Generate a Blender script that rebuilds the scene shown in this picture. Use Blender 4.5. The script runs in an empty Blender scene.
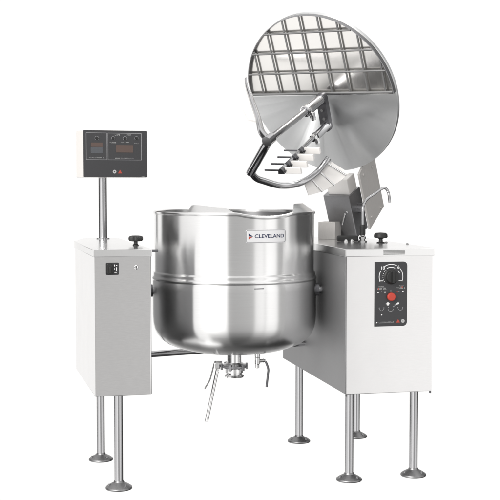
import bpy, bmesh, math, random
from math import sin, cos, pi, radians as R, atan2, sqrt, asin
from mathutils import Matrix, Vector
random.seed(4)
S = bpy.context.scene
COL = S.collection

# ------------------------------------------------------------------ camera
FPX = 1150.0                       # focal length in pixels of a 500 px frame
PITCH = R(3.33)
cd = bpy.data.cameras.new('camera'); cam = bpy.data.objects.new('camera', cd); COL.objects.link(cam)
cam.location = (0, -5.5, 1.351); cam.rotation_euler = (pi/2 - PITCH, 0, 0)
cd.sensor_width = 36; cd.lens = FPX/500*36; cd.clip_start = .1; cd.clip_end = 200
S.camera = cam

# ------------------------------------------------------------------ studio surround
w = bpy.data.worlds.new('World'); S.world = w; w.use_nodes = True
nt = w.node_tree; nt.nodes.clear()
def N(t, tree=None, **k):
    n = (tree or nt).nodes.new(t)
    for a, b in k.items(): setattr(n, a, b)
    return n
def mth(op, a, b=None, tree=None, clamp=False):
    n = N('ShaderNodeMath', tree, operation=op, use_clamp=clamp); l = (tree or nt).links
    for i, x in enumerate((a, b)):
        if x is None: continue
        if isinstance(x, (int, float)): n.inputs[i].default_value = x
        else: l.new(x, n.inputs[i])
    return n.outputs[0]
def ramp(fac, stops, tree=None, interp='LINEAR'):
    r = N('ShaderNodeValToRGB', tree); cr = r.color_ramp; cr.interpolation = interp
    (tree or nt).links.new(fac, r.inputs[0])
    while len(cr.elements) < len(stops): cr.elements.new(.5)
    for e, (p, c) in zip(cr.elements, stops):
        e.position = p; e.color = (c, c, c, 1) if isinstance(c, (int, float)) else (*c, 1)
    return r.outputs[0]
tc = N('ShaderNodeTexCoord'); sp = N('ShaderNodeSeparateXYZ'); nt.links.new(tc.outputs['Generated'], sp.inputs[0])
X, Y, Z = sp.outputs
az = mth('ARCTAN2', X, mth('MULTIPLY', Y, -1))                 # 0 = towards the photographer, + = right
azn = mth('ADD', mth('DIVIDE', az, 2*pi), .5)
d2 = lambda d: d/360 + .5
K = 2.0                                                         # the ramp holds 0..1, values are scaled by K
front = ramp(azn, [(0, 1.035/K), (d2(-151), 1.035/K), (d2(-149), .20/K), (d2(-144), .20/K), (d2(-141), 1.15/K), (d2(-128), 1.15/K), (d2(-125), .09/K), (d2(-86), .09/K), (d2(-82), 1.05/K), (d2(-50), 1.25/K),
                   (d2(-30), 1.6/K), (d2(-10), 1.6/K), (d2(-7), .52/K), (d2(28.2), .63/K), (d2(30.2), 1.10/K), (d2(42), 1.25/K), (d2(44), .85/K),
                   (d2(47), 1.35/K), (d2(62), 1.3/K), (d2(66), .55/K), (d2(76), .55/K), (d2(79), 1.2/K), (d2(84), 1.2/K), (d2(87), .5/K), (d2(97), .38/K), (d2(103), .09/K), (d2(152), .09/K), (d2(156), 1.035/K), (1, 1.035/K)])
zz = mth('ADD', mth('MULTIPLY', Z, .5), .5)
el = ramp(zz, [(0, .10), (.07, .11), (.20, .28), (.33, 1), (.85, 1), (1, 1)])
band = mth('MULTIPLY', mth('MULTIPLY', front, K), el)
# the white backdrop behind the machine reaches well below and above the horizon
bk = mth('MULTIPLY', ramp(Y, [(.905, 0), (.925, 1)]), 1.035)
# bright patches added low left for the lid and overhead for the lips
def patch(d, c0, c1, val):
    d = Vector(d).normalized()
    dot = mth('ADD', mth('ADD', mth('MULTIPLY', X, d.x), mth('MULTIPLY', Y, d.y)), mth('MULTIPLY', Z, d.z))
    return mth('MULTIPLY', ramp(dot, [(c0, 0), (c1, 1)]), val)
low = mth('MAXIMUM', patch((-.80, -.18, -.58), .84, .88, 1.08), mth('MAXIMUM', patch((-.36, -.06, -.93), .976, .986, 1.8), patch((-.85, .28, -.45), .965, .978, 1.8)))
over = mth('MULTIPLY', ramp(Z, [(.72, 0), (.84, .6)]), K)
tot = mth('MAXIMUM', mth('MAXIMUM', band, bk), mth('MAXIMUM', low, over))
bg = N('ShaderNodeBackground'); out = N('ShaderNodeOutputWorld')
rgb = N('ShaderNodeCombineColor')
for i, k in enumerate((1.0, .99, .98)): nt.links.new(mth('MULTIPLY', tot, k), rgb.inputs[i])
nt.links.new(rgb.outputs[0], bg.inputs[0]); bg.inputs[1].default_value = 1.0
nt.links.new(bg.outputs[0], out.inputs[0])

# softbox key, upper left in front of the machine
def area(name, loc, target, sx, sy, power):
    l = bpy.data.lights.new(name, 'AREA'); l.shape = 'RECTANGLE'; l.size = sx; l.size_y = sy; l.energy = power
    l.color = (1, .985, .96)
    o = bpy.data.objects.new(name, l); COL.objects.link(o); o.location = loc
    o.rotation_euler = (Vector(target) - Vector(loc)).to_track_quat('-Z', 'Y').to_euler()
area('softbox', (-2.4, -4.2, 3.4), (0, 0, .9), 1.6, 1.6, 170)
S.view_settings.view_transform = 'Standard'; S.view_settings.look = 'None'
S.view_settings.exposure = 0; S.view_settings.gamma = 1
S.render.engine = 'CYCLES'; S.cycles.max_bounces = 10; S.cycles.glossy_bounces = 6
S.cycles.use_denoising = True

# ------------------------------------------------------------------ materials
def mat(name, col, rough=.5, metal=0, **k):
    m = bpy.data.materials.new(name); m.use_nodes = True; b = m.node_tree.nodes['Principled BSDF']
    b.inputs['Base Color'].default_value = (*col, 1); b.inputs['Roughness'].default_value = rough; b.inputs['Metallic'].default_value = metal
    for a, v in k.items(): b.inputs[a.replace('_', ' ')].default_value = v
    return m
def steel(name, col, rough, aniso=0, rot=0, tangent=None, scale=(1, 1, 60), bump=.02, var=.06, rvar=.08, mott=3):
    """brushed stainless steel: stretched grain drives gloss and a little height; soft mottling from handling"""
    m = mat(name, col, rough, 1); t = m.node_tree; b = t.nodes['Principled BSDF']; L = t.links
    co = N('ShaderNodeTexCoord', t); mp = N('ShaderNodeMapping', t); mp.inputs['Scale'].default_value = scale
    L.new(co.outputs['Object'], mp.inputs[0])
    nz = N('ShaderNodeTexNoise', t); nz.inputs['Scale'].default_value = 12; nz.inputs['Detail'].default_value = 4
    L.new(mp.outputs[0], nz.inputs['Vector'])
    n2 = N('ShaderNodeTexNoise', t); n2.inputs['Scale'].default_value = mott; n2.inputs['Detail'].default_value = 3
    L.new(co.outputs['Object'], n2.inputs['Vector'])
    r = mth('ADD', mth('MULTIPLY', mth('SUBTRACT', nz.outputs[0], .5, t), rvar, t), mth('MULTIPLY', mth('SUBTRACT', n2.outputs[0], .5, t), rvar, t), t)
    L.new(mth('ADD', r, rough, t, True), b.inputs['Roughness'])
    mx = N('ShaderNodeMix', t, data_type='RGBA'); mx.inputs[6].default_value = (*[c*(1-var) for c in col], 1); mx.inputs[7].default_value = (*[min(1, c*(1+var)) for c in col], 1)
    L.new(nz.outputs[0], mx.inputs[0]); L.new(mx.outputs[2], b.inputs['Base Color'])
    bp = N('ShaderNodeBump', t); bp.inputs['Strength'].default_value = bump; bp.inputs['Distance'].default_value = .002
    L.new(nz.outputs[0], bp.inputs['Height']); L.new(bp.outputs[0], b.inputs['Normal'])
    if aniso:
        b.inputs['Anisotropic'].default_value = aniso; b.inputs['Anisotropic Rotation'].default_value = rot
        tg = N('ShaderNodeTangent', t)
        tg.direction_type = 'RADIAL'; tg.axis = tangent or 'Z'
        L.new(tg.outputs[0], b.inputs['Tangent'])
    return m
M = {}
M['kettle'] = steel('brushed steel bowl', (.80, .80, .80), .235, .92, .25, 'Z', (1, 1, 40), .006, .05, .05)
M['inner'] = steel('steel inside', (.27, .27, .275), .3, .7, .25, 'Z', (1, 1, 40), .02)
M['lid'] = steel('turned steel disc', (.80, .81, .815), .40, .95, .25, 'Z', (6, 6, 1), .004, .03, .05)
# the turned disc: lathe marks come and go round the circle, so gloss varies with the angle
_t = M['lid'].node_tree; _b = _t.nodes['Principled BSDF']; _co = N('ShaderNodeTexCoord', _t); _nv = N('ShaderNodeVectorMath', _t, operation='NORMALIZE')
_t.links.new(_co.outputs['Object'], _nv.inputs[0]); _nz = N('ShaderNodeTexNoise', _t); _nz.inputs['Scale'].default_value = 3.2; _nz.inputs['Detail'].default_value = 5; _nz.inputs['Roughness'].default_value = .65
_t.links.new(_nv.outputs[0], _nz.inputs['Vector'])
_t.links.new(mth('ADD', mth('MULTIPLY', mth('SUBTRACT', _nz.outputs[0], .5, _t), .55, _t), .40, _t, True), _b.inputs['Roughness'])
M['pan'] = steel('bright sheet steel', (.90, .885, .86), .20, 0, 0, None, (14, 1, 1), .006, .02)
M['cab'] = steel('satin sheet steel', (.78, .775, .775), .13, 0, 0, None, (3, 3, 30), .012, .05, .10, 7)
M['mill'] = steel('dull mill finish steel', (.39, .39, .395), .52, 0, 0, None, (3, 3, 30), .03, .05, .06, 5)  # cabinet steel darkened: the grey reflection is put into the colour
M['millk'] = steel('dark mill finish steel', (.36, .36, .365), .42, 0, 0, None, (3, 3, 30), .03, .05, .06, 5)  # cabinet steel darkened so that the bowl mirrors a dark side
M['enamel'] = mat('cream enamel', (.82, .79, .76), .35)
M['top'] = steel('satin lid steel', (.84, .84, .84), .2, 0, 0, None, (30, 2, 2), .02, .03)
M['lip'] = steel('brushed lip steel', (.66, .66, .66), .24, 0, 0, None, (3, 3, 30), .01, .04)
M['tube'] = steel('polished tube', (.48, .48, .49), .16, 0, 0, None, (20, 20, 1), .01, .05)
M['bright'] = steel('bright polished fitting', (.85, .85, .85), .14, 0, 0, None, (3, 3, 3), .01, .03)
M['foot'] = steel('cast foot', (.30, .30, .305), .45, 0, 0, None, (9, 9, 9), .1, .15)
M['dark'] = steel('dark steel', (.17, .17, .18), .38, 0, 0, None, (8, 8, 8), .03, .1)
M['house'] = steel('grey gear housing', (.33, .33, .34), .42, 0, 0, None, (8, 8, 8), .03, .1)
M['wire'] = mat('grey wire', (.30, .30, .30), .45, .85)
M['zinc'] = steel('grey zinc plate', (.50, .485, .47), .55, 0, 0, None, (4, 30, 4), .05, .1, .06, 6)
M['zinc'].node_tree.nodes['Principled BSDF'].inputs['Metallic'].default_value = .25
M['black'] = mat('black plastic', (.028, .028, .030), .45)
M['panel'] = mat('black control foil', (.037, .037, .040), .38)
M['knob'] = mat('matt black knob', (.018, .018, .018), .5)
M['white'] = mat('white scraper plastic', (.90, .88, .86), .45)
M['caption_ink'] = mat('caption ink', (.42, .42, .42), .6)
M['ink'] = mat('white ink', (.80, .80, .80), .6)
M['grey_ink'] = mat('grey ink', (.28, .28, .29), .6)
M['red'] = mat('red plastic', (.50, .052, .032), .5)
M['amber'] = mat('brown display window', (.095, .062, .052), .3)
M['slate'] = mat('slate display window', (.075, .08, .09), .25)
M['navy'] = mat('navy ink', (.012, .022, .075), .5)
M['redink'] = mat('red ink', (.42, .060, .038), .5)
M['sticker'] = mat('silver label foil', (.80, .80, .81), .42, .55)
M['louvre'] = mat('grey louvre', (.33, .33, .33), .5, .3)

# ------------------------------------------------------------------ object helpers
WM = {}
def link(name, me, m, parent, M4=None, smooth=None, label=None):
    o = bpy.data.objects.new(name, me); COL.objects.link(o)
    M4 = M4 or Matrix(); WM[o] = M4.copy()
    if parent is not None:
        o.parent = parent; o.matrix_parent_inverse = WM[parent].inverted()
    o.matrix_basis = M4
    if m is not None:
        for x in (m if isinstance(m, (list, tuple)) else [m]): me.materials.append(x)
    if label: o['label'] = label
    return o
def done(bm, name='mesh', smooth=True, ang=21):
    bmesh.ops.recalc_face_normals(bm, faces=bm.faces)
    if smooth:
        for f in bm.faces: f.smooth = True
        for e in bm.edges:
            if len(e.link_faces) == 2 and e.calc_face_angle(0) > R(ang): e.smooth = False
        fl = bm.faces.layers.int.get('plane')                          # big planes of boxes and prisms stay flat
        if fl:
            for f in bm.faces:
                if f[fl]:
                    for e in f.edges:
                        if len(e.link_faces) == 2 and e.calc_face_angle(0) > R(2): e.smooth = False
    me = bpy.data.meshes.new(name); bm.to_mesh(me); bm.free(); return me
def frame(o, x, y=None, n=None):
    """matrix with local x, y and out (z) axes"""
    x = Vector(x).normalized()
    if n is None: n = x.cross(Vector(y)).normalized()
    else: n = Vector(n).normalized()
    y = n.cross(x).normalized()
    m = Matrix((x, y, n)).transposed().to_4x4(); m.translation = Vector(o); return m
def add_box(bm, lo, hi, M4=None, bev=0, seg=2, mi=0):
    v = [bm.verts.new((x, y, z)) for x in (lo[0], hi[0]) for y in (lo[1], hi[1]) for z in (lo[2], hi[2])]
    fs = [(0,1,3,2), (4,6,7,5), (0,4,5,1), (2,3,7,6), (0,2,6,4), (1,5,7,3)]
    F = [bm.faces.new([v[i] for i in f]) for f in fs]
    fl = bm.faces.layers.int.get('plane') or bm.faces.layers.int.new('plane'); F = [f for f in bm.faces if all(x in v for x in f.verts)]
    for f in F: f.material_index = mi; f[fl] = 1
    if bev:
        ed = list({e for f in F for e in f.edges})
        r = bmesh.ops.bevel(bm, geom=ed, offset=bev, segments=seg, profile=.6, affect='EDGES')
        for f in r['faces']: f[fl] = 0
        v = list({x for f in r['faces'] for x in f.verts} | {x for x in v if x.is_valid})
    if M4 is not None: bmesh.ops.transform(bm, matrix=M4, verts=[x for x in v if x.is_valid])
def add_prism(bm, pts, z0, z1, M4=None, bev=0, seg=2, mi=0):
    a = [bm.verts.new((x, y, z0)) for x, y in pts]; b = [bm.verts.new((x, y, z1)) for x, y in pts]
    n = len(pts); F = [bm.faces.new(a[::-1]), bm.faces.new(b)]
    for i in range(n): F.append(bm.faces.new([a[i], a[(i+1) % n], b[(i+1) % n], b[i]]))
    v = a + b; vs = set(v)
    fl = bm.faces.layers.int.get('plane') or bm.faces.layers.int.new('plane'); F = [f for f in bm.faces if all(x in vs for x in f.verts)]
    for f in F: f.material_index = mi; f[fl] = int(len(pts) < 12 or len(f.verts) == len(pts))
    if bev:
        r = bmesh.ops.bevel(bm, geom=list({e for f in F for e in f.edges}), offset=bev, segments=seg, profile=.6, affect='EDGES')
        for f in r['faces']: f[fl] = 0
        v = list({x for f in r['faces'] for x in f.verts} | {x for x in v if x.is_valid})
    if M4 is not None: bmesh.ops.transform(bm, matrix=M4, verts=[x for x in v if x.is_valid])
def add_lathe(bm, prof, n=64, M4=None, cap=True, mi=0):
    rings = []
    for r, z in prof:
        if r < 1e-6: rings.append([bm.verts.new((0, 0, z))])
        else: rings.append([bm.verts.new((r*cos(2*pi*i/n), r*sin(2*pi*i/n), z)) for i in range(n)])
    for a, b in zip(rings, rings[1:]):
        for i in range(n):
            j = (i+1) % n
            q = [a[i % len(a)], a[j % len(a)], b[j % len(b)], b[i % len(b)]]
            q = list(dict.fromkeys(q))
            if len(q) > 2: bm.faces.new(q).material_index = mi
    if cap:
        for r in (rings[0], rings[-1]):
            if len(r) > 1: bm.faces.new(r).material_index = mi
    if M4 is not None: bmesh.ops.transform(bm, matrix=M4, verts=[v for r in rings for v in r])
def smooth_path(P, k=8):
    P = [Vector(p) for p in P]
    if len(P) < 3: return P
    Q = [P[0]*2 - P[1]] + P + [P[-1]*2 - P[-2]]; o = []
    for i in range(1, len(Q)-2):
        a, b, c, d = Q[i-1:i+3]
        for s in range(k):
            t = s/k
            o.append(.5*((2*b) + (c-a)*t + (2*a-5*b+4*c-d)*t*t + (3*b-a-3*c+d)*t**3))
    return o + [P[-1]]
def add_tube(bm, P, r, n=16, smooth=True, mi=0, k=8):
    n = max(n, 18); P = smooth_path(P, k) if smooth else [Vector(p) for p in P]
    rr = r if isinstance(r, (list, tuple)) else None
    up = None; rings = []
    for i, p in enumerate(P):
        t = ((P[i+1] if i+1 < len(P) else p) - (P[i-1] if i else p)).normalized()
        if up is None: up = t.orthogonal().normalized()
        up = (up - t*up.dot(t)).normalized(); s = t.cross(up)
        q = r if rr is None else rr[0] + (rr[1]-rr[0])*i/(len(P)-1)
        rings.append([bm.verts.new(p + (up*cos(2*pi*j/n) + s*sin(2*pi*j/n))*q) for j in range(n)])
    for a, b in zip(rings, rings[1:]):
        for j in range(n): bm.faces.new([a[j], a[(j+1) % n], b[(j+1) % n], b[j]]).material_index = mi
    bm.faces.new(rings[0][::-1]).material_index = mi; bm.faces.new(rings[-1]).material_index = mi
def B(): return bmesh.new()
def text_mesh(s, size, sx=1, depth=.0006):
    c = bpy.data.curves.new('t', 'FONT'); c.body = s; c.size = size; c.align_x = 'CENTER'; c.align_y = 'CENTER'; c.extrude = depth/2; c.offset = size*.012
    o = bpy.data.objects.new('t', c); COL.objects.link(o)
    dg = bpy.context.evaluated_depsgraph_get(); me = bpy.data.meshes.new_from_object(o.evaluated_get(dg))
    bpy.data.objects.remove(o)
    bm = B(); bm.from_mesh(me); bpy.data.meshes.remove(me)
    for v in bm.verts: v.co.x *= sx
    return bm
def add_arc(bm, cx, cy, r0, r1, a0, a1, z0, z1, n=40, mi=0):
    pts = [(cx+r1*cos(R(a0+(a1-a0)*i/n)), cy+r1*sin(R(a0+(a1-a0)*i/n))) for i in range(n+1)]
    pts += [(cx+r0*cos(R(a1+(a0-a1)*i/n)), cy+r0*sin(R(a1+(a0-a1)*i/n))) for i in range(n+1)]
    # quads keep it clean
    o = pts[:n+1]; q = pts[n+1:][::-1]
    V = [[bm.verts.new((*p, z)) for p in L_] for L_ in (o, q) for z in (z0, z1)]
    for i in range(n):
        bm.faces.new([V[1][i], V[1][i+1], V[3][i+1], V[3][i]]).material_index = mi
        bm.faces.new([V[0][i], V[2][i], V[2][i+1], V[0][i+1]]).material_index = mi
        bm.faces.new([V[0][i], V[0][i+1], V[1][i+1], V[1][i]]).material_index = mi
        bm.faces.new([V[2][i], V[3][i], V[3][i+1], V[2][i+1]]).material_index = mi
    for i in (0, n): bm.faces.new([V[0][i], V[1][i], V[3][i], V[2][i]]).material_index = mi
def rrect(x0, y0, x1, y1, r, n=6, corners=(1, 1, 1, 1)):
    """corners: bl, br, tr, tl"""
    P = []
    for (cx, cy, a, on, px, py) in ((x0+r, y0+r, 180, corners[0], x0, y0), (x1-r, y0+r, 270, corners[1], x1, y0), (x1-r, y1-r, 0, corners[2], x1, y1), (x0+r, y1-r, 90, corners[3], x0, y1)):
        if not on: P.append((px, py)); continue
        P += [(cx+r*cos(R(a+90*i/n)), cy+r*sin(R(a+90*i/n))) for i in range(n+1)]
    return P

# ------------------------------------------------------------------ the machine
root = bpy.data.objects.new('mixer_kettle', None); COL.objects.link(root)
root.location = (-.05, .1, 0); WM[root] = Matrix.Translation(root.location); root.empty_display_size = .1
root['label'] = 'stainless steel mixer kettle with open gridded lid between two control cabinets on tube legs'
root['category'] = 'mixer kettle'

# --- legs, one built and five copies
bm = B(); add_lathe(bm, [(.0195, .012), (.0195, .43)], 32)
leg0 = link('leg', done(bm), M['tube'], root, Matrix.Translation((-.581, -.472, 0)))
bm = B(); add_lathe(bm, [(.0, 0), (.058, 0), (.0595, .004), (.0575, .009), (.046, .017), (.030, .0255), (.0235, .029), (.0205, .036), (.0197, .036)], 48, cap=False)
for a in (200, 320, 80):                                           # bolt heads in the flange
    add_lathe(bm, [(.006, .010), (.006, .0225), (.004, .024), (0, .024)], 8, Matrix.Translation((.044*cos(R(a)), .044*sin(R(a)), 0)))
foot0 = link('foot', done(bm), M['foot'], leg0, WM[leg0])
for (x, y) in ((-.7287, .0551), (.4512, -.3282), (.7562, -.2414), (.2566, .4540), (.5656, .5682)):
    l = leg0.copy(); COL.objects.link(l); l.parent = root; l.matrix_parent_inverse = leg0.matrix_parent_inverse.copy(); l.matrix_basis = Matrix.Translation((x, y, 0)); WM[l] = l.matrix_basis.copy()
    f = foot0.copy(); COL.objects.link(f); f.parent = l; f.matrix_parent_inverse = WM[l].inverted(); f.matrix_basis = WM[l].copy()

# --- left support cabinet
ZT = 1.058; ZL = 1.0627
yl = R(14.7); FL = Vector((-.678, -.530, 0)); xl = Vector((cos(yl), sin(yl), 0)); dl = Vector((-sin(yl), cos(yl), 0))
ML = frame((FL.x, FL.y, 0), xl, dl)                                # local x along the front, y to the back, z up
W, D, CH = .258, 1.10, .66
bm = B(); add_prism(bm, [(.004, .004), (W-.007, .004), (W-.007, D-.06), (W-.06, D-.004), (.09, D-.004), (.004, CH+.12)], .419, ZL-.004, bev=.003)
cabL = link('support_cabinet', done(bm), M['cab'], root, ML, label='narrow plain cabinet carrying the display box on a post')
bm = B(); add_box(bm, (W-.0065, .0055, .4205), (W-.0045, D-.065, ZL-.034), ML, .0005, 1); link('side_panel', done(bm), M['millk'], cabL, label='dull grey side sheet')  # added sheet facing the bowl, unseen by the camera, darkens its reflection
bm = B()
poly = [(0, 0), (W, 0), (W, D-.06), (W-.055, D), (.088, D), (0, CH+.12)]
add_prism(bm, poly, ZL-.033, ZL, bev=.003)
link('cabinet_lid', done(bm), M['top'], cabL, ML)
bm = B()                                                           # rocker switch
add_prism(bm, rrect(.054, .9515, .110, 1.005, .004), 0, .004, frame(ML @ Vector((0, .004, 0)), xl, (0, 0, 1)), .001)
sw = link('switch_plate', done(bm), M['black'], cabL)
MF = frame(ML @ Vector((0, .004, 0)), xl, (0, 0, 1))
bm = B(); add_prism(bm, rrect(.058, .956, .080, .999, .003), .004, .020, MF, .003)
add_prism(bm, [(.063, .960), (.075, .960), (.073, .990), (.065, .990)], .020, .026, MF, .002)
link('rocker_button', done(bm), M['knob'], cabL)
bm = B()
for (x, y, w_, h_) in ((.089, .984, .004, .008), (.097, .986, .006, .004), (.089, .970, .004, .006), (.098, .966, .004, .014), (.090, .956, .010, .003)):
    add_box(bm, (x, y+.005, .004), (x+w_, y+.005+h_, .0046), MF)
link('switch_marking', done(bm, smooth=False), M['ink'], cabL)
bm = B(); add_lathe(bm, [(.010, 0), (.010, .003), (.007, .006), (0, .007)], 24, MF @ Matrix.Translation((.187, .984, 0)))
scr = link('lock_barrel', done(bm), M['bright'], cabL)
bm = B(); add_box(bm, (.186, .979, .0062), (.1885, .989, .0085), MF); link('key_slot', done(bm), M['black'], cabL)

def lobed_knob(loc, parent, R0=.031):
    bm = B(); add_lathe(bm, [(.014, 0), (.014, .004), (.009, .008), (.009, .022), (.013, .026)], 20, Matrix.Translation(loc))
    n = 60; rings = []
    prof = [(.45, .020), (.85, .022), (1, .029), (1, .037), (.9, .043), (.6, .046), (.0, .047)]
    for q, z in prof:
        rg = []
        for i in range(n):
            a = 2*pi*i/n; r = R0*q*(1 + .13*cos(5*a + .6))
            rg.append(bm.verts.new((loc[0]+r*cos(a), loc[1]+r*sin(a), loc[2]+z)))
        rings.append(rg)
    for a, b in zip(rings, rings[1:]):
        for i in range(n): bm.faces.new([a[i], a[(i+1) % n], b[(i+1) % n], b[i]])
    bm.faces.new(rings[0][::-1])
    bmesh.ops.remove_doubles(bm, verts=bm.verts, dist=1e-5)
    return link('clamp_knob', done(bm), M['knob'], parent)
lobed_knob((-.5276, -.2000, ZL), cabL)

# --- display box on its post
bm = B(); add_lathe(bm, [(.034, 0), (.034, .004), (.0225, .006), (.0215, .01), (.0215, .40)], 32)
post = link('post', done(bm), M['tube'], root, Matrix.Translation((-.7600, .440, ZL)))
yb = R(21); xb = Vector((cos(yb), sin(yb), 0)); nb = Vector((sin(yb), -cos(yb), 0))
PB = Vector((-.845, .345, 0))                                     # front left edge of the box
MB_ = frame((PB.x, PB.y, 0), xb, (0, 0, 1))
BW, BZ0, BZ1 = .336, 1.380, 1.620
bm = B(); add_box(bm, (0, BZ0, -.165), (BW, BZ1, 0), MB_, .004)
box = link('display_box', done(bm), M['enamel'], root)
bm = B(); add_prism(bm, rrect(.001, BZ0+.001, BW-.001, BZ1-.001, .004), .0005, .004, MB_, .001)
link('face_plate', done(bm), M['panel'], box)
bx = lambda px: (px-85.7)/61.8*BW
bz = lambda py: BZ1-(py-130.6)/46.9*(BZ1-BZ0)
def rect_px(bm, x0, y0, x1, y1, z0=.004, z1=.0048, Mx=MB_): add_box(bm, (bx(x0), bz(y1), z0), (bx(x1), bz(y0), z1), Mx)
bm = B(); rect_px(bm, 92.8, 143, 104, 147.2, .004, .0052); link('display_window', done(bm, smooth=False), M['amber'], box)
bm = B(); rect_px(bm, 92.6, 147.4, 104, 153.4, .004, .005); link('display_window', done(bm, smooth=False), M['slate'], box)
bm = B(); rect_px(bm, 116.8, 145.2, 133.4, 152.6, .004, .0052); link('display_window', done(bm, smooth=False), M['amber'], box)
bm = B()                                                          # frame lines
def hline(bm, x0, x1, y, t=.22): rect_px(bm, x0, y-t, x1, y+t)
def vline(bm, x, y0, y1, t=.22): rect_px(bm, x-t, y0, x+t, y1)
for x0, x1 in ((88.4, 108.2), (109.2, 141.6)):
    hline(bm, x0, x1, 133.4); hline(bm, x0, x1, 160)
    vline(bm, x0, 133.4, 160); vline(bm, x1, 133.4, 160)
link('frame_lines', done(bm, smooth=False), M['grey_ink'], box)
bm = B(); rs = random.Random(7)
def words(bm, fx, x0, x1, y, h, rs, lo=.5, hi=1.2):
    # rows of tiny letters, too small in the photograph to be read: strokes of a letter each
    x = x0
    while x < x1-.3:
        wd = rs.uniform(.55, .8)*(h/1.0)**.5; st = .19*(h/1.0)**.5; k = rs.choice((0, 1, 2, 4, 2, 1)); q = .0002*k
        z1 = None
        if k != 5: fx(bm, x, y-h/2, x+st, y+h/2)
        if k in (0, 1, 4): fx(bm, x+st, y-h/2, x+wd, y-h/2+st)
        if k in (0, 2, 4): fx(bm, x+st, y+h/2-st, x+wd, y+h/2)
        if k in (1, 3): fx(bm, x+st, y-st/2, x+wd-st, y+st/2)
        if k in (3, 5): fx(bm, x+wd-st, y-h/2, x+wd, y+h/2)
        if k == 5: fx(bm, x, y-h/2, x+wd-st, y-h/2+st)
        x += wd + rs.choice((.26, .26, .28, .28, .28, .9))
bm.free()
for q in ((91, 106.4, 157.9, 1.0), (116, 134, 158.4, 1.0), (111, 117, 142.8, 1.1), (121.5, 129.5, 142.4, .8), (135, 139.4, 143.3, 1.1), (115.8, 120.6, 135.2, 1.3), (127.6, 130.8, 135.2, 1.3), (141.6, 144.6, 176.5, .5)):
    bm = B(); words(bm, rect_px, *q, rs); link('caption', done(bm, smooth=False), M['caption_ink'], box)
for (x, y, r) in ((98.5, 138.6, 2.0), (114.2, 138.4, 1.7), (125.6, 138.6, 2.1), (136.8, 138.2, 1.9)):
    bm = B(); k = BW/61.8; add_arc(bm, bx(x), bz(y), r*k-.0016, r*k, -50, 230, .004, .0048)
    bmesh.ops.transform(bm, matrix=MB_, verts=bm.verts); link('dial_mark', done(bm, smooth=False), M['grey_ink'], box)
for (x, y) in ((98.5, 138.6), (114.2, 138.4), (125.6, 138.6), (136.8, 138.2)):
    bm = B(); add_lathe(bm, [(.0065, .004), (.006, .012), (0, .012)], 20, MB_ @ Matrix.Translation((bx(x), bz(y), 0)))
    link('push_button', done(bm), M['knob'], box)
bm = B(); add_arc(bm, bx(115.3), bz(171.8), .0025, .0095, 0, 359.9, .004, .0048); 
bmesh.ops.transform(bm, matrix=MB_, verts=bm.verts)
link('round_badge', done(bm, smooth=False), M['caption_ink'], box)
def tri(bm, cx, cy, s, z0, z1, Mx, ang=90):
    add_prism(bm, [(cx+s*cos(R(ang+120*i)), cy+s*sin(R(ang+120*i))) for i in range(3)], z0, z1, Mx)
bm = B(); tri(bm, bx(120.6), bz(172.3), .0125, .004, .0048, MB_); link('warning_triangle', done(bm, smooth=False), M['redink'], box)

# --- right control cabinet
yr = R(13.0); FR = Vector((.4257, -.3877, 0)); xr = Vector((cos(yr), sin(yr), 0)); dr = Vector((-sin(yr), cos(yr), 0))
MR = frame((FR.x, FR.y, 0), xr, dr)
W2, D2 = .424, 1.17
bm = B(); add_prism(bm, [(.006, .006), (W2-.008, .006), (W2-.008, D2-.07), (W2-.07, D2-.006), (.05, D2-.006), (.006, D2-.05)], .402, ZT-.004, bev=.003)
cabR = link('support_cabinet', done(bm), M['cab'], root, MR, label='wide cabinet with the black dial panel on its front')
bm = B(); add_box(bm, (.0035, .0075, .4035), (.0055, D2-.06, ZT-.037), MR, .0005, 1); link('side_panel', done(bm), M['mill'], cabR, label='dull grey side sheet')  # added sheet, its grey paints in the kettle's dark reflection
bm = B(); add_prism(bm, [(0, 0), (W2, 0), (W2, D2-.07), (W2-.07, D2), (.05, D2), (0, D2-.05)], ZT-.036, ZT, bev=.003)
link('cabinet_lid', done(bm), M['top'], cabR, MR)
MG = frame(MR @ Vector((0, 0, 0)), xr, (0, 0, 1))                # front face of the lid
cx_ = lambda px: (px-345.6)/90.6*W2                              # front face, metres along it
cz_ = lambda py: ZT - (py-248.6)*.00447 - (0)
bm = B()
for i in range(4): add_box(bm, (cx_(383.6), cz_(254.9-i*1.22)-.0, 0), (cx_(405.4), cz_(254.9-i*1.22)+.0038, .004), MG, .001, 1)
link('vent_louvre', done(bm), M['louvre'], cabR)
MP = frame(MR @ Vector((0, .006, 0)), xr, (0, 0, 1))
px2 = lambda px: (px-343.9)/89.4*(W2-.014) + .006
pz2 = lambda py: ZT - (py-248.6)*.004515
bm = B(); add_prism(bm, rrect(px2(372.9), pz2(326.6), px2(406.5), pz2(262), .018, 8, (0, 1, 1, 0)), 0, .0035, MP, .0008)
panel = link('control_panel', done(bm), M['panel'], root)
kx = (W2-.014)/89.4
def rect_p(bm, x0, y0, x1, y1, z0=.0035, z1=.0042): add_box(bm, (px2(x0), pz2(y1), z0), (px2(x1), pz2(y0), z1), MP)
def arc_p(bm, cx, cy, r0, r1, a0, a1): 
    b2 = B(); add_arc(b2, px2(cx), pz2(cy), r0*kx, r1*kx, a0, a1, .0035, .0042)
    bmesh.ops.transform(b2, matrix=MP, verts=b2.verts); me = bpy.data.meshes.new('x'); b2.to_mesh(me); b2.free(); bm.from_mesh(me); bpy.data.meshes.remove(me)
bm = B(); DX, DY = 389.6, 277.0
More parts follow.
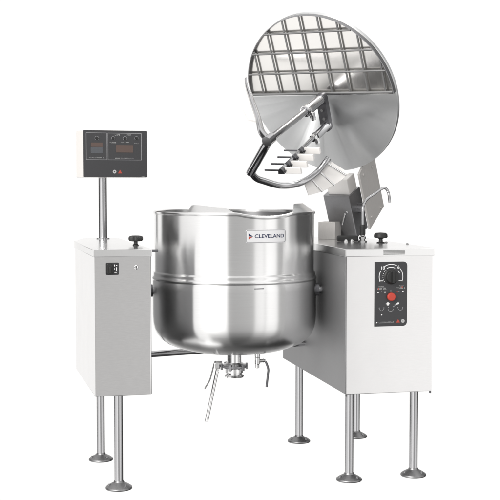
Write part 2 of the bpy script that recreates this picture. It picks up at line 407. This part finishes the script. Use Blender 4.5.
arc_p(bm, DX, DY, 11.9, 12.6, -22, 40); arc_p(bm, DX, DY, 11.9, 12.6, 62, 124); arc_p(bm, DX, DY, 11.9, 12.6, 150, 202); arc_p(bm, DX, DY, 9.0, 9.7, 22, 40); arc_p(bm, DX, DY, 9.0, 9.7, 64, 118)
for a in (-22, 202): 
    c, s = cos(R(a)), sin(R(a)); rect_p(bm, DX+10.3*c-1.6, DY-10.3*s-.35, DX+10.3*c+1.6, DY-10.3*s+.35)
for a in range(130, 215, 14): 
    c, s = cos(R(a)), sin(R(a)); rect_p(bm, DX+8.4*c-.3, DY-8.4*s-.3, DX+8.4*c+.3, DY-8.4*s+.3)
link('dial_scale', done(bm, smooth=False), M['ink'], panel)
bm = B(); add_lathe(bm, [(.034, .0035), (.034, .006), (.029, .010), (.027, .026), (.025, .029), (0, .0295)], 48, MP @ Matrix.Translation((px2(DX), pz2(DY), 0)))
add_box(bm, (px2(DX)-.005, pz2(DY)-.026, .028), (px2(DX)+.005, pz2(DY)+.026, .038), MP, .002)
link('dial_knob', done(bm), M['knob'], panel)
rs = random.Random(3)
# numerals and captions of the panel
for t_, x, y, sz in (('10', 380.9, 268.2, .020), ('6', 397.3, 267.6, .021)):
    t = text_mesh(t_, sz, 1.1); bmesh.ops.transform(t, matrix=MP @ Matrix.Translation((px2(x), pz2(y), .0039)), verts=t.verts)
    link('numeral', done(t, smooth=False), M['ink'], panel)
for q in ((375.4, 384.6, 288.6, 1.7, .7, 1.5), (377, 383, 286.7, 1.1, .7, 1.5), (394.6, 403.8, 288.2, 1.7, .7, 1.5), (398, 402.4, 286.4, 1.2, .7, 1.5), (377.4, 393, 322.6, 1.3, .6, 1.3)):
    bm = B(); words(bm, rect_p, *q[:4], rs, *q[4:]); link('caption', done(bm, smooth=False), M['caption_ink'], panel)
for (x, y) in ((376.3, 292.4), (383.4, 292.2), (402, 291.8), (380.1, 314.9)):
    bm = B(); rect_p(bm, x-.65, y-.6, x+.65, y+.6); link('lamp_mark', done(bm, smooth=False), M['ink'], panel)
bm = B(); tri(bm, px2(375), pz2(322.6), .0045, .0035, .0042, MP, 0); link('maker_mark', done(bm, smooth=False), M['ink'], panel)
bm = B(); rect_p(bm, 385.4, 302.6, 387.6, 305.6); rect_p(bm, 384.4, 303.6, 388.6, 304.4, .0035, .0044); link('pictogram', done(bm, smooth=False), M['ink'], panel)
bm = B(); add_prism(bm, [(px2(393.2), pz2(304.6)), (px2(394.6), pz2(304.6)), (px2(397.4), pz2(302.4)), (px2(398.4), pz2(304.4)), (px2(396), pz2(305))], .0035, .0042, MP); link('pictogram', done(bm, smooth=False), M['ink'], panel)
bm = B(); add_arc(bm, px2(402.2), pz2(321.6), .002, .0085, 0, 359.9, .0035, .0042); bmesh.ops.transform(bm, matrix=MP, verts=bm.verts)
link('round_badge', done(bm, smooth=False), M['caption_ink'], panel)
for q in ((380, 308.6, 2.0, 2.35, 190, 350), (389.5, 308.8, 2.6, 3.0, 190, 350), (394.3, 307.2, 1.2, 1.6, 60, 190), (399.6, 308.2, 2.3, 2.7, 190, 380)):
    bm = B(); arc_p(bm, *q); link('symbol_mark', done(bm, smooth=False), M['grey_ink'], panel)
for (x, y) in ((377.6, 308), (382.4, 308), (387, 307.6), (392, 307), (397, 308), (402, 308), (380, 291.8), (398, 292), (389.5, 291)):
    bm = B(); rect_p(bm, x-.45, y-.45, x+.45, y+.45); link('symbol_mark', done(bm, smooth=False), M['grey_ink'], panel)
bm = B(); add_lathe(bm, [(.0175, .0035), (.0185, .006), (.0185, .016), (.016, .019), (0, .020)], 36, MP @ Matrix.Translation((px2(389.5), pz2(296.9), 0)))
link('stop_button', done(bm), M['red'], panel)
for (x, y) in ((376.6, 288.8), (401.2, 287.4), (396.2, 292.2)):
    bm = B(); rect_p(bm, x-.6, y-.6, x+.6, y+.6, .0043, .0046); link('red_mark', done(bm, smooth=False), M['redink'], panel)
bm = B(); tri(bm, px2(397.2), pz2(321.9), .0105, .0035, .0042, MP)
link('warning_triangle', done(bm, smooth=False), M['redink'], panel)
for x in (.008, W2-.014):
    bm = B(); add_box(bm, (x, .008, .392), (x+.006, .020, .4025), MR, .001); link('corner_tab', done(bm), M['dark'], cabR)
# knob on the right lid: low mushroom
kl = (.6393, .1160, ZT)
bm = B(); add_lathe(bm, [(.020, 0), (.020, .004), (.010, .007), (.009, .020), (.016, .024), (.031, .026), (.0335, .032), (.032, .044), (.024, .050), (0, .052)], 40, Matrix.Translation(kl))
link('clamp_knob', done(bm), M['knob'], cabR)
for (x, y) in ((.34, .42), (.36, .47), (.405, .30)):
    bm = B(); add_lathe(bm, [(.006, ZT), (.006, ZT+.004), (.003, ZT+.006), (0, ZT+.006)], 12, MR @ Matrix.Translation((x, y, 0)))
    link('screw_head', done(bm), M['wire'], cabR)

# --- gooseneck spout on the right lid
g = Vector((.5605, .2218, ZT))
bm = B(); add_tube(bm, [g+Vector(p) for p in ((0, 0, .06), (0, 0, .12), (.001, 0, .165), (.010, .01, .195), (.030, .03, .218), (.065, .05, .240), (.098, .07, .262), (.117, .08, .268), (.131, .085, .258), (.140, .088, .235), (.1455, .090, .195))], .0068, 16)
goose = link('gooseneck_spout', done(bm), M['tube'], root)
bm = B(); add_lathe(bm, [(.0125, .034), (.0145, .040), (.0145, .078), (.011, .086), (.007, .087)], 28, Matrix.Translation(g)); link('grip', done(bm), M['knob'], goose)
bm = B(); add_lathe(bm, [(.022, 0), (.022, .006), (.013, .009), (.013, .014), (.017, .016), (.017, .026), (.011, .030), (.0105, .036)], 6, Matrix.Translation(g)); link('base_nut', done(bm), M['bright'], goose)
bm = B(); add_box(bm, (-.125, .02, .002), (-.018, .055, .030), Matrix.Translation(g), .008)
link('base_clamp', done(bm), M['knob'], goose)
for q in (-.055, -.085):
    bm = B(); add_lathe(bm, [(.009, 0), (.009, .006), (.006, .014), (0, .015)], 14, Matrix.Translation(g+Vector((q, -.03, 0)))); link('base_bolt', done(bm), M['bright'], goose)

# --- kettle bowl
def dip(bm):
    for v in bm.verts:
        p = math.degrees(atan2(v.co.x, -v.co.y))
        if 4 < p < 44 and v.co.z > ZR-.03: v.co.z -= .015*sin(pi*(p-4)/40)**.7 * min(1, (v.co.z-ZR+.03)/.02)
    return bm
KX = -.0756; MK = Matrix.Translation((KX, 0, 0))
ZR = 1.212
outer = [(0, .533), (.05, .5345), (.10, .5385), (.178, .549), (.235, .5605), (.285, .5745), (.325, .592), (.353, .612), (.373, .637), (.385, .665), (.3905, .695), (.392, .73),
         (.392, .86), (.392, .889), (.3905, .8925), (.3905, .8955), (.3935, .899), (.3945, .9035), (.3925, .909), (.3885, .9135), (.3875, .920), (.388, .925), (.3865, .930), (.382, .9345), (.381, .938), (.381, 1.05), (.381, ZR-.004)]
inner_p = [(.374, ZR-.004), (.374, .95), (.372, .74), (.36, .66), (.30, .60), (.15, .565), (0, .555)]
bm = B(); add_lathe(bm, outer + [(.374, ZR-.004)], 160, cap=False); 
kettle = link('kettle_bowl', done(dip(bm), ang=60), M['kettle'], root, MK)
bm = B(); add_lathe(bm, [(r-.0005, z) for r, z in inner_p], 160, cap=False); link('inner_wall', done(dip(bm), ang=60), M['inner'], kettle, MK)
bm = B(); add_lathe(bm, [(.3725, ZR-.006), (.3725, ZR+.004), (.376, ZR+.0075), (.381, ZR+.0075), (.3855, ZR+.004), (.3865, ZR-.002), (.3845, ZR-.008), (.3815, ZR-.009), (.3725, ZR-.006)], 160, cap=False)
link('rim', done(dip(bm)), M['kettle'], kettle, MK)
# raised pouring-lip guards either side of the spout, tapering to nothing at the mouth
def guard(knots, base_r=.379):
    bm = B(); n = 48; a0, a1 = knots[0][0], knots[-1][0]; rows = []
    for i in range(n+1):
        a = a0 + (a1-a0)*i/n
        for (p, q) in zip(knots, knots[1:]):
            if p[0] <= a <= q[0] + 1e-6:
                t = (a-p[0])/(q[0]-p[0]); t = t*t*(3-2*t); h = p[1] + (q[1]-p[1])*t; lean = p[2] + (q[2]-p[2])*t; break
        th = R(a - 90); row = []
        for rr, z in ((base_r, ZR+.002), (base_r - lean*.5, ZR+.004+h*.55), (base_r - lean, ZR+.004+h), (base_r - lean - .0045, ZR+.003+h), (base_r - lean*.5 - .0045, ZR+.003+h*.5), (base_r-.0045, ZR+.001)):
            row.append(bm.verts.new((rr*cos(th), rr*sin(th), z)))
        rows.append(row)
    for a, b in zip(rows, rows[1:]):
        for j in range(6): bm.faces.new([a[j], a[(j+1) % 6], b[(j+1) % 6], b[j]])
    bm.faces.new(rows[0]); bm.faces.new(rows[-1][::-1])
    return done(bm)
link('pouring_lip', guard([(-33, .034, .03), (-30, .036, .03), (-8, .026, .03), (3, .002, .004)]), M['lip'], kettle, MK)
link('pouring_lip', guard([(44, .001, .004), (60, .040, .05), (80, .040, .05), (99, .004, .008)]), M['lip'], kettle, MK)
# trunnions
for s in (-1, 1):
    if s < 0:
        p0, p1 = Vector((-.62, -.03, .836)), Vector((KX-.385, 0, .836))
    else:
        p0, p1 = Vector((KX+.385, 0, .842)), Vector((.40, .02, .842))
    bm = B(); add_tube(bm, [p0, p1], .019, 28, False)
    t = link('trunnion', done(bm), M['tube'], root)
    bm = B(); q = p1 if s < 0 else p0; d = Vector((-s, 0, 0))
    add_tube(bm, [q - d*.022, q - d*.006], .030, 32, False); link('collar', done(bm), M['dark'], t)
# cross tube and pipe under the bowl
bm = B(); add_tube(bm, [Vector((-.56, .17, .498)), Vector((.33, .30, .545))], .016, 24, False)
link('cross_tube', done(bm), M['tube'], root)
bm = B(); add_tube(bm, [Vector((.13, .46, .547)), Vector((.140, .45, .547)), Vector((.152, .44, .544)), Vector((.156, .44, .527)), Vector((.156, .44, .492))], .007, 12, True)
add_tube(bm, [Vector((.156, .44, .536)), Vector((.25, .45, .536))], .008, 12, False)
link('drain_pipe', done(bm), M['dark'], root)
bm = B(); add_box(bm, (-.446, -.36, ZL-.020), (-.412, -.346, ZL-.008), None, .002); link('hinge_pin', done(bm), M['dark'], root)

# --- badge and rating plate on the bowl
def bend(bm, r, az0, zc):
    """wrap flat x/y/z(out) art round the bowl; x measured along the wall from azimuth az0 (0 = front, + = right)"""
    for v in bm.verts:
        a = az0 + v.co.x/r - pi/2; rr = r + v.co.z
        v.co = Vector((rr*cos(a), rr*sin(a), zc + v.co.y))
RU = .381; ab = asin((265.8-234.2)/79.7); zb = 1.113
bm = B(); hw, hh = .099, .0295
cols = 40
P = rrect(-hw, -hh, hw, hh, .010, 6)
xs = sorted({p[0] for p in P} | {-hw+.01+(2*hw-.02)*i/cols for i in range(cols+1)})
def half(x):
    dx = max(0, abs(x)-(hw-.010)); return hh - .010 + sqrt(max(0, .010**2 - dx**2))
rows = [[bm.verts.new((x, s*half(x), z)) for (s, z) in ((-1, .0002), (-1, .0022), (1, .0022), (1, .0002))] for x in xs]
for a, b in zip(rows, rows[1:]):
    for j in range(3): bm.faces.new([a[j], b[j], b[j+1], a[j+1]])
bend(bm, RU, ab, zb); badge = link('name_badge', done(bm), M['sticker'], root, MK)
bm = text_mesh('CLEVELAND', .0225, 1.6)
x0 = min(v.co.x for v in bm.verts); x1 = max(v.co.x for v in bm.verts)
for v in bm.verts: v.co.x = -.058 + (v.co.x-x0)/(x1-x0)*.146; v.co.z += .0028
bend(bm, RU, ab, zb); link('badge_lettering', done(bm, smooth=False), M['navy'], badge, MK)
bm = B(); add_prism(bm, [(-.086, .0135), (-.086, .001), (-.080, .001), (-.074, -.001), (-.066, 0)], .0024, .0031); bend(bm, RU, ab, zb)
link('badge_emblem', done(bm, smooth=False), M['navy'], badge, MK)
bm = B(); add_prism(bm, [(-.086, -.0135), (-.067, -.0015), (-.0745, -.0025), (-.080, -.0005), (-.086, -.0005)], .0024, .0031); bend(bm, RU, ab, zb)
link('badge_emblem', done(bm, smooth=False), M['redink'], badge, MK)
bm = B(); k_ = .0022; rows = []                                    # printed border
Po = rrect(-hw+.0015, -hh+.0015, hw-.0015, hh-.0015, .009, 6); Pi = rrect(-hw+.0015+k_, -hh+.0015+k_, hw-.0015-k_, hh-.0015-k_, .009-k_, 6)
def dense(P):
    o = []
    for i, p in enumerate(P):
        q = P[(i+1) % len(P)]; m = 20 if abs(q[0]-p[0]) > .05 else 1
        o += [(p[0]+(q[0]-p[0])*j/m, p[1]+(q[1]-p[1])*j/m) for j in range(m)]
    return o
Po, Pi = dense(Po), dense(Pi)
vo = [bm.verts.new((*p, .0028)) for p in Po]; vi = [bm.verts.new((*p, .0028)) for p in Pi]
for i in range(len(vo)): j = (i+1) % len(vo); bm.faces.new([vo[i], vo[j], vi[j], vi[i]])
bend(bm, RU, ab, zb); link('badge_border', done(bm, smooth=False), M['grey_ink'], badge, MK)
bm = B(); rs = random.Random(5); x = -.024
while x < .022:
    wd = rs.uniform(.0025, .005); add_box(bm, (x, -.0022, .0003), (x+wd, .0022, .0009)); x += wd+.0009
bend(bm, .392, asin((259-234.2)/82), .879); link('rating_mark', done(bm, smooth=False), M['dark'], root, MK)

# --- draw-off valve under the bowl
VX = KX; MV = Matrix.Translation((VX, -.02, -.012))
bm = B(); add_lathe(bm, [(.034, .575), (.034, .510), (.035, .505), (.052, .497), (.059, .492), (.060, .482), (.054, .478), (.043, .476), (.043, .457), (.039, .452), (.037, .449), (.043, .446), (.047, .440), (.045, .434), (.033, .432), (0, .432)], 48, cap=False)
valve = link('draw_off_valve', done(bm), M['bright'], root, MV)
bm = B(); add_lathe(bm, [(.0605, .493), (.0635, .491), (.0635, .4835), (.0605, .481)], 40, MV, False)
for a in range(0, 360, 60): add_box(bm, (.056, -.008, .470), (.066, .008, .500), MV @ Matrix.Rotation(R(a+12), 4, 'Z'), .002)
link('valve_flange', done(bm), M['house'], valve)
bm = B(); add_tube(bm, [(VX-.058, -.02, .486), (VX-.092, -.02, .486)], .013, 16, False); add_box(bm, (VX-.095, -.042, .462), (VX-.072, .0, .494), None, .004)
link('valve_stem', done(bm), M['bright'], valve)
bm = B(); add_tube(bm, [(VX-.078, -.022, .470), (VX-.133, -.06, .212)], .0085, 16, False); add_tube(bm, [(VX-.080, -.023, .462), (VX-.0765, -.020, .478)], .012, 14, False)
link('valve_handle', done(bm), M['bright'], valve)
bm = B(); add_tube(bm, [(VX-.086, -.03, .497), (VX-.094, -.03, .492), (VX-.108, -.03, .44), (VX-.119, -.032, .405), (VX-.141, -.036, .368)], .0032, 10); link('trip_rod', done(bm), M['wire'], valve)
# small drain cock
DXm = KX + .111
bm = B(); add_lathe(bm, [(.010, .566), (.010, .536), (.0135, .534), (.0135, .522), (.0105, .519), (.0125, .515), (.0125, .488), (.0095, .484), (.0095, .468), (.007, .466)], 20, Matrix.Translation((DXm, -.03, 0)))
add_tube(bm, [(DXm, -.03, .500), (DXm+.026, -.03, .502)], [.0095, .008], 14, False); add_tube(bm, [(DXm+.026, -.03, .502), (DXm+.042, -.03, .502)], [.0105, .003], 8, False)
cock = link('drain_cock', done(bm), M['bright'], root)
bm = B(); add_tube(bm, [(DXm+.040, -.045, .500), (DXm+.052, -.05, .465), (DXm+.050, -.05, .435), (DXm+.044, -.05, .378)], .0052, 10); link('cock_handle', done(bm), M['dark'], cock)

# --- lid, tipped open on its hinge arm: local x along the hinge, y up the disc, z out of the underside
C0 = Vector((.35805, .3, 1.79495)); uu = Vector((.82334, -.56685, -.0281)); vv = Vector((-.22095, -.36575, .90411))
MLD = frame(C0, uu, vv)
RL = .421
bm = B(); add_lathe(bm, [(0, 0), (.12, 0), (.25, 0), (RL-.007, 0), (RL-.005, 0), (RL-.0015, -.001), (RL, -.004), (RL, -.018), (RL-.004, -.022), (.30, -.030), (0, -.034)], 192, cap=False)
lid = link('lid', done(bm, ang=10), M['lid'], root, MLD)
# upper half: shallow D-shaped pan standing proud, fronted by the wire grid
HB = .008; HT = .023; RG = .4185
bm = B()
n = 96; a0 = asin(HB/RG)
arc = [(RG*cos(a0+(pi-2*a0)*i/n), RG*sin(a0+(pi-2*a0)*i/n)) for i in range(n+1)]
# back sheet
add_prism(bm, arc, .0005, .004)
link('pan_sheet', done(bm), M['pan'], lid, MLD)
bm = B(); ti = .004
rows = []
for i, (x, y) in enumerate(arc):
    k = (RG-ti)/RG
    rows.append([bm.verts.new(p) for p in ((x, y, .0045), (x, y, HT), (x*k, y*k, HT+.0005), (x*k, y*k, .0045))])
for a, b in zip(rows, rows[1:]):
    for j in range(4): bm.faces.new([a[j], a[(j+1) % 4], b[(j+1) % 4], b[j]])
bm.faces.new(rows[0]); bm.faces.new(rows[-1][::-1])
link('pan_wall', done(bm), M['house'], lid, MLD)
bm = B(); add_box(bm, (-RG+.004, HB-.006, .0045), (RG-.004, HB, HT-.004), None, .001); link('pan_lip', done(bm), M['bright'], lid, MLD)
bm = B(); wr = .0050; rm = RG-ti-.001
for x in (-.334, -.231, -.129, -.027, .075, .177, .276, .374):
    add_tube(bm, [(x, HB+.002, HT-.006), (x, sqrt(rm*rm-x*x), HT-.006)], wr, 10, False)
for y in (.1235, .2295, .331):
    h = sqrt(rm*rm-y*y); add_tube(bm, [(-h, y, HT-.0005), (h, y, HT-.0005)], wr, 10, False)
add_tube(bm, [(-rm, HB+.006, HT-.002), (rm, HB+.006, HT-.002)], .0065, 10, False)
link('wire_grid', done(bm), M['wire'], lid, MLD)

# --- mixer: everything below is fixed to the lid and moves with it
LP = lambda p: MLD @ Vector(p)
bm = B(); add_prism(bm, rrect(-.012, -.172, .040, .032, .024, 8), .0, .03, MLD @ Matrix.Translation((.022, 0, .045)) @ Matrix.Rotation(R(-2), 4, 'Z'), .004)
hub = link('mixer_bracket', done(bm), M['dark'], root)
for (x, y) in ((.034, -.055), (.036, -.10)):
    bm = B(); add_lathe(bm, [(.008, .073), (.008, .081), (0, .082)], 6, MLD @ Matrix.Translation((x, y, 0))); link('bracket_bolt', done(bm), M['wire'], hub)
A = (.034, 0, .57)
bm = B(); add_tube(bm, [LP((.034, 0, .2)), LP(A)], .017, 24, False)
arm = link('mixer_shaft', done(bm), M['tube'], root)
bm = B(); add_lathe(bm, [(.024, 0), (.0265, .004), (.0265, .165), (.024, .170), (.018, .172)], 32, MLD @ Matrix.Translation((.034, 0, .055)))
link('shaft_sleeve', done(bm), M['tube'], arm)
bm = B(); add_lathe(bm, [(.019, 0), (.029, .002), (.029, .018), (.019, .02)], 28, MLD @ Matrix.Translation((.034, 0, .205)))
add_box(bm, (.05, -.045, .200), (.072, -.01, .222), MLD, .004); add_tube(bm, [LP((.061, -.05, .211)), LP((.061, -.02, .211))], .012, 14, False)
link('shaft_collar', done(bm), M['bright'], arm)
# anchor frame
Bp = (-.112, -.167, .57)
bm = B(); add_tube(bm, [LP((.040, .008, .565)), LP(A), LP((-.03, -.075, .573)), LP(Bp), LP((-.118, -.174, .568))], .021, 20, False)
add_tube(bm, [LP((.034, 0, .545)), LP((.034, 0, .592))], .025, 20, False)
anc = link('anchor_frame', done(bm), M['tube'], root)
bm = B(); add_tube(bm, [LP(p) for p in ((.034, 0, .575), (-.03, .022, .525), (-.109, .048, .42), (-.225, .096, .28), (-.282, .126, .21), (-.318, .150, .155))], [.0185, .0095], 20); link('anchor_arm', done(bm), M['tube'], anc)
bm = B(); add_tube(bm, [LP(p) for p in (Bp, (-.118, -.215, .535), (-.113, -.252, .49), (-.089, -.326, .385), (-.050, -.360, .28), (.0, -.345, .20), (.036, -.305, .15), (.046, -.29, .128))], .0165, 20); link('anchor_arm', done(bm), M['tube'], anc)
# scraper blades of white plastic riding on the anchor arms
def blade(path, widths, thick, name='scraper_blade', parent=anc, slots=0):
    """strip along path (lid coordinates); widths = outward vector per point"""
    P = smooth_path(path, 6); Wd = smooth_path(widths, 6); bm = B(); rows = []
    for i, (p, q) in enumerate(zip(P, Wd)):
        t = ((P[i+1] if i+1 < len(P) else p) - (P[i-1] if i else p)).normalized(); nn = t.cross(q).normalized()*thick/2
        rows.append([bm.verts.new(LP(x)) for x in (p+nn, p+q+nn*.5, p+q-nn*.5, p-nn)])
    for a, b in zip(rows, rows[1:]):
        for j in range(4): bm.faces.new([a[j], a[(j+1) % 4], b[(j+1) % 4], b[j]])
    bm.faces.new(rows[0]); bm.faces.new(rows[-1][::-1])
    return link(name, done(bm), M['white'], parent)
blade([(-.115, .035, .435), (-.185, .068, .35), (-.245, .095, .275), (-.305, .128, .195)], [(-.040, .012, .004), (-.055, .025, .004), (-.055, .03, .004), (-.040, .03, .004)], .012)
blade([(-.050, -.378, .245), (-.012, -.368, .192), (.028, -.335, .145), (.052, -.315, .118)], [(.02, -.060, .015), (.045, -.066, .010), (.075, -.07, .0), (.085, -.065, -.01)], .016)
for (a, b) in (((.045, -.318, .138), (.128, -.382, .128)), ((.012, -.352, .172), (.078, -.422, .170)), ((-.022, -.373, .212), (.028, -.437, .216))):
    bm = B(); add_tube(bm, [LP(a), LP(b)], .006, 10, False); link('blade_pin', done(bm), M['bright'], anc)
# second shaft with four paddles
bm = B(); add_tube(bm, [LP((.037, -.138, .15)), LP((.011, -.189, .505))], .0105, 18, False)
sh2 = link('paddle_shaft', done(bm), M['tube'], root)
bm = B(); d2v = (Vector((.011, -.189, .505)) - Vector((.037, -.138, .05))).normalized()
add_tube(bm, [LP(Vector((.037, -.138, .06))), LP(Vector((.037, -.138, .06)) + d2v*.12)], .0225, 28, False); link('shaft_sleeve', done(bm), M['tube'], sh2)
bm = B(); add_tube(bm, [LP(Vector((.030, -.150, .185))), LP(Vector((.029, -.152, .205)))], .018, 20, False); add_box(bm, (.035, -.185, .18), (.052, -.155, .20), MLD, .003); link('shaft_collar', done(bm), M['bright'], sh2)
first = None
for i, f in enumerate((.325, .385, .445, .50)):
    p = Vector((.037, -.138, .15)) + (Vector((.011, -.189, .505))-Vector((.037, -.138, .15)))*((f-.15)/.355)
    Mx = MLD @ Matrix.Translation(p)
    ln = (.088, .10, .085, .062)[i]
    if first is None:
        bm = B(); add_box(bm, (.022, -.018, -.016), (.108, .014, -.002), None, .003)
        pd = link('paddle', done(bm), M['white'], sh2, Mx)
        bm = B(); add_tube(bm, [(-.092, 0, 0), (.03, 0, 0)], .0042, 10, False); pn = link('paddle_pin', done(bm), M['dark'], pd, Mx)
        bm = B(); add_prism(bm, [(-.012, -.014), (.024, -.014), (.020, .004), (.006, .018), (-.008, .006)], -.012, .012, None, .002); pc = link('paddle_clip', done(bm), M['dark'], pd, Mx); first = (pd, pn, pc)
    else:
        q = []
        for o in first: c = o.copy(); COL.objects.link(c); q.append(c)
        q[0].parent = sh2; q[0].matrix_parent_inverse = WM[sh2].inverted(); q[0].matrix_basis = Mx
        for c in q[1:]: c.parent = q[0]; c.matrix_parent_inverse = Mx.inverted(); c.matrix_basis = Mx

# --- gear housing, hinge plate and mounting block at the back of the right cabinet
bm = B(); add_box(bm, (-.106, -.80, -.105), (.050, -.557, .02), MLD, .005)
gear = link('gear_housing', done(bm), M['house'], root)
bm = B(); add_tube(bm, [LP((-.02, -.72, .03)), LP((.012, -.655, .03))], .004, 10, False); link('latch_rod', done(bm), M['bright'], gear)
bm = B(); add_box(bm, (-.085, -.560, -.085), (.045, -.47, .0), MLD, .008); link('bridge_block', done(bm), M['white'], gear)
bm = B()
pl = [(-.745, .015), (-.43, .015), (-.41, -.04), (-.28, -.04), (-.28, -.165), (-.70, -.165)]
add_prism(bm, pl, -.006, .006, frame(LP((.13, 0, 0)), vv, MLD.to_3x3() @ Vector((0, 0, 1))), .002)
plate = link('hinge_plate', done(bm), M['zinc'], root)
for (v_, t_) in ((-.45, -.02), (-.45, -.12), (-.69, -.02), (-.69, -.13)):
    bm = B(); add_lathe(bm, [(.007, 0), (.007, .004), (0, .006)], 12, frame(LP((.1365, v_, t_)), vv, MLD.to_3x3() @ Vector((0, 0, 1))))
    link('plate_screw', done(bm), M['zinc'], plate)
bm = B(); add_tube(bm, [LP((.04, -.66, -.06)), LP((.124, -.66, -.06))], .03, 24, False); link('hinge_shaft', done(bm), M['tube'], plate)
bm = B(); add_box(bm, (0, 0, 0), (.092, .11, .090), frame((.357, .515, ZT), (.93, -.37, 0), (.37, .93, 0)), .003)
link('mounting_block', done(bm), M['zinc'], root)
